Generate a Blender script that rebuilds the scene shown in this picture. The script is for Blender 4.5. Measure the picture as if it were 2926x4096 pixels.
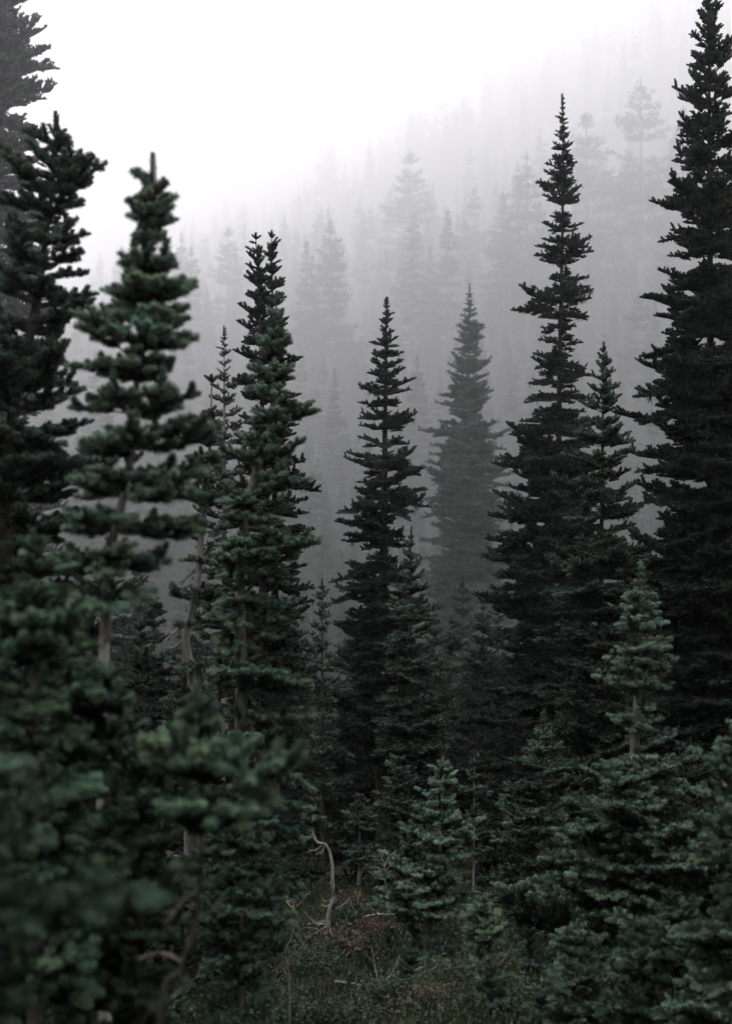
import bpy, math, random
import numpy as np
from mathutils import Vector

for o in list(bpy.data.objects):
    bpy.data.objects.remove(o)
scene = bpy.context.scene
COL = scene.collection
R = math.radians

# ------------------------------------------------------------------ camera, sky, sun, exposure
FPX, CX, HY = 5689.0, 1463.0, 2300.0          # focal length in photo pixels, optical column, horizon row
cam_data = bpy.data.cameras.new('camera')
cam = bpy.data.objects.new('camera', cam_data)
COL.objects.link(cam)
scene.camera = cam
cam.location = (0, 0, 0)
cam.rotation_euler = (R(90), 0, 0)
cam_data.sensor_fit = 'VERTICAL'
cam_data.sensor_height = 36.0
cam_data.lens = 50.0
cam_data.shift_y = (HY - 2048) / 4096.0
cam_data.clip_start = 0.05
cam_data.clip_end = 6000
cam_data.dof.use_dof = True
cam_data.dof.focus_distance = 14.5
cam_data.dof.aperture_fstop = 2.7

SUN_EL, SUN_AZ = R(76), R(215)
world = bpy.data.worlds.new('World')
scene.world = world
world.use_nodes = True
nt = world.node_tree
nt.nodes.clear()
out = nt.nodes.new('ShaderNodeOutputWorld')
sky = nt.nodes.new('ShaderNodeTexSky')
sky.sky_type = 'NISHITA'
sky.sun_disc = False
sky.sun_elevation = SUN_EL
sky.sun_rotation = SUN_AZ
bg_sky = nt.nodes.new('ShaderNodeBackground')
bg_sky.inputs['Strength'].default_value = 0.05
bg_cloud = nt.nodes.new('ShaderNodeBackground')       # closed cloud deck, same white all round
bg_cloud.inputs['Color'].default_value = (1.0, 1.0, 1.0, 1)
bg_cloud.inputs['Strength'].default_value = 2.65
mixw = nt.nodes.new('ShaderNodeMixShader')
mixw.inputs[0].default_value = 0.92
nt.links.new(sky.outputs[0], bg_sky.inputs['Color'])
nt.links.new(bg_sky.outputs[0], mixw.inputs[1])
nt.links.new(bg_cloud.outputs[0], mixw.inputs[2])
nt.links.new(mixw.outputs[0], out.inputs['Surface'])

sun_d = bpy.data.lights.new('sun', 'SUN')
sun_d.energy = 1.5
sun_d.angle = R(24)
sun_d.color = (1.0, 0.98, 0.95)
sun = bpy.data.objects.new('sun', sun_d)
COL.objects.link(sun)
sun.rotation_euler = (R(90) - SUN_EL, 0, R(180) - SUN_AZ)

scene.view_settings.view_transform = 'Standard'
scene.view_settings.look = 'None'
scene.view_settings.exposure = 0.0
scene.view_settings.gamma = 1.0
scene.view_settings.use_curve_mapping = False
scene.render.engine = 'CYCLES'
cy = scene.cycles
cy.max_bounces = 10
cy.diffuse_bounces = 2
cy.glossy_bounces = 1
cy.transmission_bounces = 1
cy.transparent_max_bounces = 4
cy.volume_bounces = 8
cy.use_denoising = True
try:
    cy.denoiser = 'OPENIMAGEDENOISE'
    cy.denoising_input_passes = 'RGB_ALBEDO_NORMAL'
    cy.denoising_prefilter = 'ACCURATE'
except Exception:
    pass
cy.caustics_reflective = False
cy.caustics_refractive = False
FOG_DENSITY = 0.00122
FOG_G = 0.82
FOG_COLOR = (0.969, 0.963, 0.977, 1)

# ------------------------------------------------------------------ helpers
def P(px, py, d):
    """Point at distance d in front of the camera that shows at photo pixel (px, py)."""
    return np.array([(px - CX) / FPX * d, d, (HY - py) / FPX * d])

GY = [-400, -60, -10, 0, 14, 30, 60, 133, 210, 294, 392, 532, 700, 980, 1260, 1680, 2240, 3080, 3780]
GZ = [200, 28, 0.2, -1.62, -3.15, -5.2, -8.5, -15.4, -15.4, -8.4, 2.8, 30.8, 70.0, 148.4, 235.2, 378.0, 574.0, 826.0, 1008.0]  # behind the viewpoint the ground is steepened to block low sky light

def ground(x, y):
    x = np.asarray(x, float); y = np.asarray(y, float)
    w = np.abs(y) * 0.07 + 0.5
    z = (np.interp(y - w, GY, GZ) + np.interp(y, GY, GZ) * 2 + np.interp(y + w, GY, GZ)) / 4
    far = np.clip((y - 140) / 756, 0, 2.8)
    z = z + far * np.where(x > 0, 1.3, 1.0) * np.clip(x, -756, 756) * 0.17
    z = z + far * (12 * np.sin(x * 0.0086 + 1.3) * np.cos(y * 0.0054) + 7 * np.sin(x * 0.023 + y * 0.012))
    near = np.clip(1 - y / 60, 0, 1)
    z = z + near * (0.05 * np.sin(x * 1.9 + y * 0.7) + 0.04 * np.sin(x * 0.8 - y * 1.7 + 1) + 0.025 * np.sin(x * 4.1 + y * 3.3))
    return z

class Acc:
    """Collects triangles and quads of one mesh."""
    def __init__(self):
        self.v, self.f, self.m, self.a, self.s, self.n = [], [], [], [], [], 0
    def add(self, verts, faces, mat=0, age=0.0, smooth=False):
        verts = np.asarray(verts, np.float32).reshape(-1, 3)
        faces = np.asarray(faces, np.int32)
        if len(faces) == 0:
            return
        self.v.append(verts)
        self.f.append(faces + self.n)
        self.m.append(np.full(len(faces), mat, np.int32))
        self.s.append(np.full(len(faces), smooth, bool))
        a = np.asarray(age, np.float32)
        self.a.append(np.full(len(verts), float(a), np.float32) if a.ndim == 0 else a)
        self.n += len(verts)
    def arrays(self):
        return (np.concatenate(self.v), self.f, self.m, np.concatenate(self.a), self.s)
    def mesh(self, name, mats):
        me = bpy.data.meshes.new(name)
        if not self.v:
            return me
        v = np.concatenate(self.v)
        sizes = np.concatenate([np.full(len(f), f.shape[1], np.int32) for f in self.f])
        loops = np.concatenate([f.reshape(-1) for f in self.f])
        me.vertices.add(len(v)); me.vertices.foreach_set('co', v.reshape(-1))
        me.loops.add(len(loops)); me.loops.foreach_set('vertex_index', loops)
        me.polygons.add(len(sizes))
        starts = np.concatenate([[0], np.cumsum(sizes)[:-1]]).astype(np.int32)
        me.polygons.foreach_set('loop_start', starts)
        try:
            me.polygons.foreach_set('loop_total', sizes)
        except Exception:
            pass
        me.polygons.foreach_set('material_index', np.concatenate(self.m))
        me.polygons.foreach_set('use_smooth', np.concatenate(self.s))
        at = me.attributes.new('age', 'FLOAT', 'POINT')
        at.data.foreach_set('value', np.concatenate(self.a))
        for m in mats:
            me.materials.append(m)
        me.update(calc_edges=True)
        return me

def unit(v):
    v = np.asarray(v, float)
    return v / (np.linalg.norm(v, axis=-1, keepdims=True) + 1e-12)

def frames(pts):
    t = unit(np.gradient(pts, axis=0))
    ref = np.where(np.abs(t[:, 2:3]) > 0.9, np.array([[1.0, 0, 0]]), np.array([[0, 0, 1.0]]))
    u = unit(np.cross(t, ref[0] if np.all(ref == ref[0]) else ref))
    w = np.cross(t, u)
    return u, w

def tube(acc, pts, radii, sides=6, mat=0, age=0.0, bump=0.0, rng=None, cap=True):
    pts = np.asarray(pts, float)
    n = len(pts)
    t = unit(np.gradient(pts, axis=0))
    ref = np.array([1.0, 0.13, 0.0]) if abs(t[:, 2]).mean() > 0.7 else np.array([0, 0.1, 1.0])
    u = unit(np.cross(t, ref)); w = np.cross(t, u)
    ang = np.linspace(0, 2 * math.pi, sides, endpoint=False)
    rad = np.asarray(radii, float)[:, None] * np.ones((n, sides))
    if bump and rng is not None:
        rad = rad * (1 + bump * rng.standard_normal((n, sides)))
    v = pts[:, None, :] + rad[..., None] * (np.cos(ang)[None, :, None] * u[:, None, :] + np.sin(ang)[None, :, None] * w[:, None, :])
    i = np.arange(n - 1)[:, None] * sides; j = np.arange(sides)[None, :]; k = (j + 1) % sides
    f = np.stack([i + j, i + k, i + sides + k, i + sides + j], -1).reshape(-1, 4)
    acc.add(v.reshape(-1, 3), f, mat, age, True)
    if cap:
        top = np.concatenate([v[-1], [pts[-1] + t[-1] * rad[-1].mean() * 0.6]])
        acc.add(top, [[a, (a + 1) % sides, sides] for a in range(sides)], mat, age, True)

def smooth_line(pts, n):
    """Catmull-Rom through the points, n samples."""
    pts = np.asarray(pts, float)
    p = np.concatenate([[2 * pts[0] - pts[1]], pts, [2 * pts[-1] - pts[-2]]])
    out_ = []
    for t in np.linspace(0, len(pts) - 1 - 1e-6, n):
        i = int(t); f = t - i
        a, b, c, d = p[i], p[i + 1], p[i + 2], p[i + 3]
        out_.append(0.5 * ((2 * b) + (c - a) * f + (2 * a - 5 * b + 4 * c - d) * f * f + (-a + 3 * b - 3 * c + d) * f ** 3))
    return np.array(out_)

def link(name, data, parent=None):
    o = bpy.data.objects.new(name, data)
    COL.objects.link(o)
    if parent is not None:
        o.parent = parent
    return o

def tag(o, label=None, cat=None, group=None, kind=None):
    if label: o['label'] = label
    if cat: o['category'] = cat
    if group: o['group'] = group
    if kind: o['kind'] = kind
    return o

def thing(name, label, cat, loc, group=None):
    o = link(name, None)
    o.location = loc
    o.empty_display_size = 0.2
    return tag(o, label, cat, group)

# ------------------------------------------------------------------ materials
def new_mat(name):
    m = bpy.data.materials.new(name)
    m.use_nodes = True
    n = m.node_tree.nodes
    return m, m.node_tree, n, n['Principled BSDF']

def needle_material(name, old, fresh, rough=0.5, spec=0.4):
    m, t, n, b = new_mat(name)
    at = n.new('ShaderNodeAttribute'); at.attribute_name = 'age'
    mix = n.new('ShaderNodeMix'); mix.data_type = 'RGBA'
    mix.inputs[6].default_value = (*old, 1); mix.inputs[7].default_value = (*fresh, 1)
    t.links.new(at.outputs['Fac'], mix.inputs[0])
    info = n.new('ShaderNodeObjectInfo')
    mul = n.new('ShaderNodeMix'); mul.data_type = 'RGBA'; mul.blend_type = 'MULTIPLY'
    mul.inputs[0].default_value = 1.0
    t.links.new(mix.outputs[2], mul.inputs[6]); t.links.new(info.outputs['Color'], mul.inputs[7])
    geo = n.new('ShaderNodeTexCoord')
    noise = n.new('ShaderNodeTexNoise'); noise.inputs['Scale'].default_value = 9.0; noise.inputs['Detail'].default_value = 2
    t.links.new(geo.outputs['Object'], noise.inputs['Vector'])
    hsv = n.new('ShaderNodeHueSaturation')
    mr = n.new('ShaderNodeMapRange'); mr.inputs[1].default_value = 0.3; mr.inputs[2].default_value = 0.7
    mr.inputs[3].default_value = 0.75; mr.inputs[4].default_value = 1.3
    t.links.new(noise.outputs['Fac'], mr.inputs[0]); t.links.new(mr.outputs[0], hsv.inputs['Value'])
    t.links.new(mul.outputs[2], hsv.inputs['Color'])
    t.links.new(hsv.outputs[0], b.inputs['Base Color'])
    b.inputs['Roughness'].default_value = rough
    b.inputs['Specular IOR Level'].default_value = spec
    return m

def bark_material(name, c1, c2, scale=14, rough=0.9):
    m, t, n, b = new_mat(name)
    tc = n.new('ShaderNodeTexCoord')
    mp = n.new('ShaderNodeMapping'); mp.inputs['Scale'].default_value = (1, 1, 0.45)
    noise = n.new('ShaderNodeTexNoise'); noise.inputs['Scale'].default_value = scale
    noise.inputs['Detail'].default_value = 6; noise.inputs['Roughness'].default_value = 0.7
    ramp = n.new('ShaderNodeValToRGB')
    ramp.color_ramp.elements[0].position = 0.35; ramp.color_ramp.elements[0].color = (*c1, 1)
    ramp.color_ramp.elements[1].position = 0.68; ramp.color_ramp.elements[1].color = (*c2, 1)
    info = n.new('ShaderNodeObjectInfo')
    t.links.new(tc.outputs['Object'], mp.inputs['Vector']); t.links.new(mp.outputs[0], noise.inputs['Vector'])
    t.links.new(noise.outputs['Fac'], ramp.inputs[0])
    t.links.new(ramp.outputs[0], b.inputs['Base Color'])
    bump = n.new('ShaderNodeBump'); bump.inputs['Strength'].default_value = 0.6; bump.inputs['Distance'].default_value = 0.01
    t.links.new(noise.outputs['Fac'], bump.inputs['Height']); t.links.new(bump.outputs[0], b.inputs['Normal'])
    b.inputs['Roughness'].default_value = rough
    b.inputs['Specular IOR Level'].default_value = 0.2
    return m

NEEDLE = needle_material('fir_needles', (0.0055, 0.0105, 0.0078), (0.137, 0.187, 0.15), 0.6, 0.12)  # pale new growth, with lit tips and black shade exaggerated into the colours
BARK = bark_material('grey_fir_bark', (0.06, 0.052, 0.05), (0.27, 0.245, 0.245))
PALEBARK = bark_material('pale_fir_bark', (0.16, 0.145, 0.145), (0.46, 0.43, 0.43))
DARKBARK = bark_material('dark_fir_bark', (0.022, 0.02, 0.018), (0.075, 0.068, 0.062))  # darker bark, the default on dark-tinted firs
TWIG = bark_material('brown_twig', (0.035, 0.027, 0.022), (0.085, 0.068, 0.058), 30)
LICHEN = bark_material('beard_lichen', (0.022, 0.022, 0.018), (0.05, 0.05, 0.04), 30)
DEAD = bark_material('bleached_wood', (0.12, 0.108, 0.1), (0.4, 0.375, 0.36), 40)
DEADDARK = bark_material('weathered_wood', (0.1, 0.09, 0.085), (0.28, 0.26, 0.25), 25)
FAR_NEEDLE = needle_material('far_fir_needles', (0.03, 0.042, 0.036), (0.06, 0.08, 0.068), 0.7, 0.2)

# ------------------------------------------------------------------ branch sprays
def rot_about(v, axis, ang):
    axis = unit(axis)
    return v * math.cos(ang) + np.cross(axis, v) * math.sin(ang) + axis * np.dot(axis, v) * (1 - math.cos(ang))

def grow(segs, p, d, n, step, depth, rng, ratio, maxdepth, curl, side=True):
    for i in range(n):
        d = unit(d + np.array([0, 0, curl]) + rng.normal(0, 0.055, 3))
        st = step * rng.uniform(0.82, 1.15)
        q = p + d * st
        segs.append((p, q, i, n, depth))
        if depth < maxdepth and i < n - 1 and not (depth == 0 and i == 0 and n > 4):
            up = np.array([0, 0, 1.0])
            for s in (-1, 1):
                if rng.random() < 0.08:
                    continue
                m = int(round((n - 1 - i) * ratio * rng.uniform(0.65, 1.2) + rng.uniform(0, 0.6)))
                m = min(m, 7 if depth == 0 else 3)
                if m < 1:
                    m = 1 if rng.random() < 0.75 else 0
                if m:
                    dd = rot_about(d, up, s * R(rng.uniform(48, 72)))
                    dd = unit(dd + np.array([0, 0, rng.uniform(-0.1, 0.22)]))
                    grow(segs, q, dd, m, step * 0.92, depth + 1, rng, ratio * 0.8, maxdepth, curl * 0.9 + 0.01)
            if rng.random() < (0.65 if depth == 0 else 0.25):      # a short shoot standing up
                dd = unit(d * 0.6 + np.array([0, rng.normal(0, 0.4), rng.uniform(0.5, 0.9)]))
                grow(segs, q, dd, int(rng.integers(1, 3)) if depth == 0 else 1, step * 0.8, 2, rng, 0, 0, 0.02)
        p = q

def cores(acc, segs, r, sides):
    """Dense inner body of each shoot, formed by the closely packed needle bases."""
    for (a, b, i, n, dp) in segs:
        tipseg = i == n - 1
        d = b - a
        rr = r * (1.0 if n - 1 - i < 5 else 0.75)
        e = b + d * 0.12
        pts = np.array([a, a + d * 0.5, e]) if tipseg else np.array([a, b])
        rads = [rr, rr, rr * 0.55] if tipseg else [rr, rr]
        tube(acc, pts, rads, sides, 0, (0.5 if dp < 2 else 0.25) if tipseg else 0.1, cap=tipseg)

def needles(acc, segs, per, length, width, rng, mat=0, blunt=False):
    """Needle triangles round every shoot segment, swept forward and up like fir."""
    p0 = np.array([s[0] for s in segs]); p1 = np.array([s[1] for s in segs])
    tip = np.array([1.0 if s[2] == s[3] - 1 else 0.0 for s in segs])
    back = np.array([s[3] - 1 - s[2] for s in segs], float)
    young = np.array([1.0 if s[4] < 2 else 0.45 for s in segs])      # only leading shoots carry this year's pale growth; the rest stays shadow-dark
    keep = rng.random((len(segs), per)) < np.clip(1.1 - back * 0.085, 0.25, 1)[:, None]
    ax = unit(p1 - p0)
    u = unit(np.cross(ax, np.array([0.03, 0.02, 1.0]))); w = np.cross(u, ax)
    N = len(segs)
    t = rng.random((N, per)) ** 0.9
    ph = rng.random((N, per)) * 2 * math.pi
    fwd = 0.45 + 0.75 * (t ** 3) * tip[:, None] + rng.normal(0, 0.12, (N, per))
    dirs = (ax[:, None, :] * fwd[..., None] + u[:, None, :] * np.cos(ph)[..., None] + w[:, None, :] * np.sin(ph)[..., None]
            + np.array([0, 0, 0.28]))
    dirs = unit(dirs)
    t_up = dirs[..., 2]
    base = p0[:, None, :] + (p1 - p0)[:, None, :] * t[..., None]
    ln = length * rng.uniform(0.8, 1.08, (N, per)) * (1 - 0.3 * tip[:, None] * t ** 3)
    side = unit(np.cross(dirs, rng.normal(0, 1, (N, per, 3)) + np.array([0, 0, 0.5]))) * width * 0.5
    end = base + dirs * ln[..., None]
    mid = base + dirs * (ln * 0.72)[..., None]
    v = np.stack([base, mid + side, end, mid - side], 2)[keep]
    age = np.broadcast_to(((0.1 + 0.62 * tip + 0.14 * np.exp(-back)) * young)[:, None] * np.where(t_up > -0.1, 1.0, 0.75) + rng.normal(0, 0.08, (N, per)), (N, per))[keep]  # paler towards shoot tips, darker on needles pointing down
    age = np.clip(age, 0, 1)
    M = len(v)
    b = np.arange(M)[:, None] * 4
    acc.add(v.reshape(-1, 3), b + np.array([[0, 1, 2, 3]]), mat, np.repeat(age, 4).astype(np.float32))

def twigs(acc, segs, r, mat=1, sides=3):
    for (a, b, i, n, dp) in segs:
        rr = r * (0.55 ** dp) * (0.35 + 0.65 * (n - i) / n)
        if n <= 2 and dp >= 2:
            rr = r * 0.2
        tube(acc, np.array([a, b]), [rr, rr * 0.85], sides, mat, 0, cap=False)

def lichen(acc, segs, rng, count, mat=2, size=0.1):
    for _ in range(count):
        a, b, i, n, dp = segs[rng.integers(len(segs))]
        p = a + (b - a) * rng.random()
        k = rng.integers(3, 7)
        for _j in range(k):
            q = p + np.array([rng.normal(0, 0.012), rng.normal(0, 0.012), 0])
            L = size * rng.uniform(0.4, 1.3)
            e = q + np.array([rng.normal(0, 0.02), rng.normal(0, 0.02), -L])
            s = np.array([rng.normal(0, 1), rng.normal(0, 1), 0]); s = unit(s) * 0.004
            acc.add([q - s, q + s, (q + e) / 2 + s * 1.3, e], [[0, 1, 2], [0, 2, 3]], mat)

def spray(L, seed, per, nwidth, style='fine', nlen=0.0225, step=0.052, beard=0):
    rng = np.random.default_rng(seed)
    segs = []
    n = max(1, int(round(L / step)))
    droop = rng.uniform(-0.02, 0.1)
    grow(segs, np.zeros(3), unit(np.array([1, 0, -droop])), n, L / n, 0, rng, 0.58, 2 if L > 0.25 else 1, rng.uniform(0.008, 0.035))
    return segs, rng

PROTO = {}
CLASSES = [0.09, 0.16, 0.27, 0.42, 0.62, 0.88]
def build_protos():
    for style, per, wd, var in (('fine', 110, 0.0032, 6), ('mid', 36, 0.0055, 6), ('low', 10, 0.010, 3)):
        for ci, L in enumerate(CLASSES):
            for bd in ((0, 1) if (L > 0.3 and style != 'low') else (0,)):
                lst = []
                for k in range(var if not bd else 3):
                    segs, rng = spray(L, 1000 * ci + 17 * k + bd * 7 + {'fine': 0, 'mid': 500000, 'low': 900000}[style], per, wd)
                    acc = Acc()
                    n0 = max(1, int(L / 0.068))
                    foliage = [s for s in segs if not (s[4] == 0 and s[2] < 0.22 * s[3] and s[3] > 3)]
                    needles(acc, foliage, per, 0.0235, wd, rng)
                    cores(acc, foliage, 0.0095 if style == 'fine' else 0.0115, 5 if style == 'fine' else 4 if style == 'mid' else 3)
                    twigs(acc, segs, 0.003 + 0.008 * L)
                    if bd:
                        lichen(acc, segs, rng, int(14 * L) + 3, size=0.07)
                    if style == 'low':
                        lst.append((acc, L)); continue
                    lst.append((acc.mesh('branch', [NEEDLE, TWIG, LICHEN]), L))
                PROTO[(style, ci, bd)] = lst
build_protos()

# ------------------------------------------------------------------ fir trees near the camera
def interp_line(zs, pts, z):
    """pts ordered by rising zs."""
    return np.array([np.interp(z, zs, pts[:, k]) for k in range(3)])

def fir(label, d, trunk, prof, seed, style=None, r_base=None, spacing=0.163, nb=5, lead=0.09, tint=(1, 1, 1), S=1.0,
        gaps=(), extra=(), pitch=(42, 8, -12), beard=0.0, group=None, jitter=0.25, name='fir_tree', skip=0.06,
        fill=2, inner=2, dead=(), mat_bark=None, base_px=None, stop=None, ready=1.0):
    rng = np.random.default_rng(seed)
    style = style or ('fine' if d < 11 else 'mid')
    tp = np.array([P(x, y, d) for x, y in trunk])
    if base_px is None:
        bx = trunk[-1][0] + (trunk[-1][0] - trunk[-2][0]) * 0.3
    else:
        bx = base_px
    bpt = np.array([(bx - CX) / FPX * d, d, 0.0]); bpt[2] = ground(bpt[0], d) - 0.06 * S
    if tp[-1][2] > bpt[2] + 0.15:
        tp = np.concatenate([tp, [bpt]])
    line = smooth_line(tp, max(12, len(tp) * 6))
    base = line[-1].copy()
    H = line[0][2] - base[2]
    root = thing(name, label, 'tree', base, group)
    loc = line - base
    # trunk
    rb = r_base if r_base else 0.009 * H / max(S, 1) * S ** 0.5
    hh = np.clip(loc[:, 2] / H, 0, 1)
    rad = 0.003 * S + (rb - 0.003 * S) * (1 - hh) ** 0.85
    rad[-1] *= 1.35
    acc = Acc()
    tube(acc, loc[::-1], rad[::-1], 9, 0, 0, 0.05, rng)
    for _ in range(int(10 + H * 3)):      # knots and broken stubs on the bark
        k = rng.integers(2, len(loc) - 1)
        az = rng.uniform(0, 2 * math.pi)
        o_ = np.array([math.cos(az), math.sin(az), rng.uniform(-0.3, 0.3)])
        q = loc[k] + o_ * rad[k] * 0.6
        tube(acc, np.array([q, q + o_ * rad[k] * rng.uniform(1.0, 2.6)]), [rad[k] * 0.28, rad[k] * 0.12], 4, 0)
    tr = link('trunk', acc.mesh('trunk', [mat_bark or (DARKBARK if tint[1] < 0.93 else BARK)]), root)
    zs = loc[::-1, 2]; up_pts = loc[::-1]
    pz = np.array([(HY - a) / FPX * d - base[2] for a, _, _ in prof])[::-1]
    pl = np.array([b for _, b, _ in prof])[::-1] / FPX * d
    pr = np.array([c for _, _, c in prof])[::-1] / FPX * d
    crown_acc = Acc()
    csegs = []
    # leader: bare stem with a brush at its end and short side shoots
    step = 0.062 * S
    z = H
    ln = max(1, int(round(lead / 0.062 * 1.0)))
    top = loc[0]
    p = interp_line(zs, up_pts, H - lead * S)
    grow(csegs, p, np.array([0, 0, 1.0]), ln, lead * S / ln, 2, rng, 0, 0, 0)
    for k in range(4):
        az = k * math.pi / 2 + rng.uniform(0, 1)
        grow(csegs, p, unit(np.array([math.cos(az), math.sin(az), 0.8])), 1, 0.055 * S, 2, rng, 0, 0, 0.02)
    if lead > 0.14:                      # small side shoots along a long leader
        for t in (0.28, 0.5, 0.72):
            q = interp_line(zs, up_pts, H - lead * S * (1 - t))
            for k in range(3):
                az = k * 2.1 + t * 9
                grow(csegs, q, unit(np.array([math.cos(az), math.sin(az), 0.9])), 1, 0.05 * S * (1.15 - t), 2, rng, 0, 0, 0.02)
    brs = []
    z = H - lead * S
    az0 = rng.uniform(0, 6.28)
    zstop = pz[0] if stop is None else (HY - stop) / FPX * d - base[2]
    gz = [((HY - a) / FPX * d - base[2], (HY - b) / FPX * d - base[2], keep) for a, b, keep in gaps]
    while z > max(zstop, 0.12 * S) and len(brs) < 760:
        u_ = (H - z) / H
        z -= spacing * S * rng.uniform(0.65, 1.35) * (0.55 + 0.45 * min(1, u_ * 6))
        if z <= 0.05:
            break
        tier = rng.uniform(0.76, 1.14)
        if rng.random() < skip * 1.6:
            tier *= 0.55
        wl, wr = np.interp(z, pz, pl), np.interp(z, pz, pr)
        keepf = 1.0
        for a, b, kf in gz:
            if b <= z <= a:
                keepf = kf
        az0 += 2.4 + rng.normal(0, 0.3)
        n = max(3, nb + rng.integers(-1, 2))
        if u_ < 0.05:
            n = 3
        for k in range(n):
            if rng.random() > keepf:
                continue
            az = az0 + k * 2 * math.pi / n + rng.normal(0, 0.2)
            c = math.cos(az)
            wid = (wr if c > 0 else wl) * abs(c) + (wl + wr) / 2 * (1 - abs(c))
            wid = max(wid, 0.05 * S)
            length = wid * tier * rng.uniform(1 - jitter, 1 + jitter * 0.45) * 1.14
            zz = z + rng.normal(0, 0.012 * S)
            brs.append((zz, az, length, u_))
        for k in range(inner):              # inner boughs that close the crown
            if rng.random() > keepf:
                continue
            az = rng.choice([-1.571, 1.571], p=[0.65, 0.35]) + rng.normal(0, 0.8)
            brs.append((z + rng.normal(0, 0.02) * S, az, max(0.07 * S, (wl + wr) / 2 * rng.uniform(0.35, 0.7)), u_))
        for _ in range(fill):               # short shoots on the stem between the whorls
            if keepf < 0.9:
                continue
            az = rng.uniform(0, 6.28)
            q = interp_line(zs, up_pts, z + rng.uniform(-0.5, 0.5) * spacing * S)
            grow(csegs, q, unit(np.array([math.cos(az), math.sin(az), rng.uniform(0.1, 0.7)])), int(rng.integers(1, 3)), 0.06 * S, 1, rng, 0, 0, 0.02)
    for (py, az_deg, lpx) in extra:
        zz = (HY - py) / FPX * d - base[2]
        brs.append((zz, R(az_deg), lpx / FPX * d, (H - zz) / H))
    per, wd = (70, 0.0032) if style == 'fine' else (34, 0.005)
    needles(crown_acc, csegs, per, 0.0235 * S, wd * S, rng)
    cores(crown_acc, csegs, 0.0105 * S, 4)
    twigs(crown_acc, csegs, 0.006 * S)
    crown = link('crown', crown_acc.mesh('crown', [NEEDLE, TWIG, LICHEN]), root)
    crown.color = (*tint, 1)  # per-tree tint; the dark firs' shade is put into it
    order = sorted(range(len(brs)), key=lambda q: (math.sin(brs[q][1]) > 0.25, brs[q][2] < 0.3 * pr.max(), rng.random()))
    shown = set(order[:290])
    rest = Acc()
    for bi, (zz, az, length, u_) in enumerate(brs):
        l_ = length / S
        ci = int(np.argmin([abs(math.log(max(l_, 0.05) / c)) for c in CLASSES]))
        bd = 1 if (ci >= 3 and rng.random() < beard) else 0
        if bi not in shown:
            pa, L = PROTO[('low', ci, 0)][rng.integers(3)]
            sc_ = np.clip(l_ / L, 0.55, 1.6) * S
            pt = R(np.interp(u_, [0, 0.14, 0.3, 1.0], [pitch[0], pitch[0] * 0.55, pitch[1], pitch[2]]) + rng.normal(0, 7))
            ca, sa, cp, sp = math.cos(az), math.sin(az), math.cos(pt), math.sin(pt)
            q = interp_line(zs, up_pts, np.clip(zz, 0, H))
            off = 0
            for v_, f_, m_, a_, s_ in zip(pa.v, pa.f, pa.m, pa.a, pa.s):
                x_ = v_[:, 0] * cp - v_[:, 2] * sp; z_ = v_[:, 0] * sp + v_[:, 2] * cp
                rest.add(np.stack([x_ * ca - v_[:, 1] * sa, x_ * sa + v_[:, 1] * ca, z_], -1) * sc_ + q, f_ - off, int(m_[0]), a_, bool(s_[0]))
                off += len(v_)
            continue
        me, L = PROTO[(style, ci, bd)][rng.integers(len(PROTO[(style, ci, bd)]))]
        br = link('branch', me, crown)
        q = interp_line(zs, up_pts, np.clip(zz, 0, H))
        pt = np.interp(u_, [0, 0.14, 0.3, 1.0], [pitch[0], pitch[0] * 0.55, pitch[1], pitch[2]]) + rng.normal(0, 7)
        br.location = q
        br.rotation_euler = (rng.normal(0, 0.16), -R(pt), az)
        sc_ = np.clip(l_ / L, 0.55, 1.6) * S
        br.scale = (sc_, sc_ * rng.choice([-1, 1]) * rng.uniform(0.85, 1.1), sc_)
        v = rng.uniform(0.7, 1.25); h = rng.normal(0, 0.05)
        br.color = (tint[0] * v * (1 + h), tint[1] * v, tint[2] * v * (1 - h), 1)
    if rest.n:
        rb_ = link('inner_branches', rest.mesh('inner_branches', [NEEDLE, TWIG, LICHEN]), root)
        rb_.color = (*tint, 1); rb_['kind'] = 'stuff'
    for spec in dead:                      # dead limbs: list of photo points, radius
        pts = np.array([P(x, y, d) - base + np.array([0, dy * 0.0, 0]) for x, y, dy in [(*q, 0) for q in spec[0]]])
        dead_limb(pts, spec[1], root, rng, spec[2] if len(spec) > 2 else BARK)
    return root

def dead_limb(pts, r, parent, rng, mat, twig=7, name='dead_branch'):
    line = smooth_line(pts, max(6, len(pts) * 4))
    acc = Acc()
    n = len(line)
    tube(acc, line + np.cumsum(rng.normal(0, r * 0.25, line.shape), 0) * np.linspace(0, 1, n)[:, None], np.linspace(r, r * 0.25, n), 5, 0, 0, 0.12, rng)
    total = np.linalg.norm(np.diff(line, axis=0), axis=1).sum()
    for _ in range(twig):
        k = rng.integers(n // 4, n - 1)
        t = unit(line[min(k + 1, n - 1)] - line[k])
        dd = unit(t + rng.normal(0, 0.7, 3))
        L = total * rng.uniform(0.12, 0.35)
        q = line[k]
        pp = [q]
        for j in range(4):
            dd = unit(dd + rng.normal(0, 0.22, 3))
            pp.append(pp[-1] + dd * L / 4)
        tube(acc, np.array(pp), np.linspace(r * 0.4, r * 0.14, 5), 4, 0)
    return link(name, acc.mesh(name, [mat]), parent)

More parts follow.
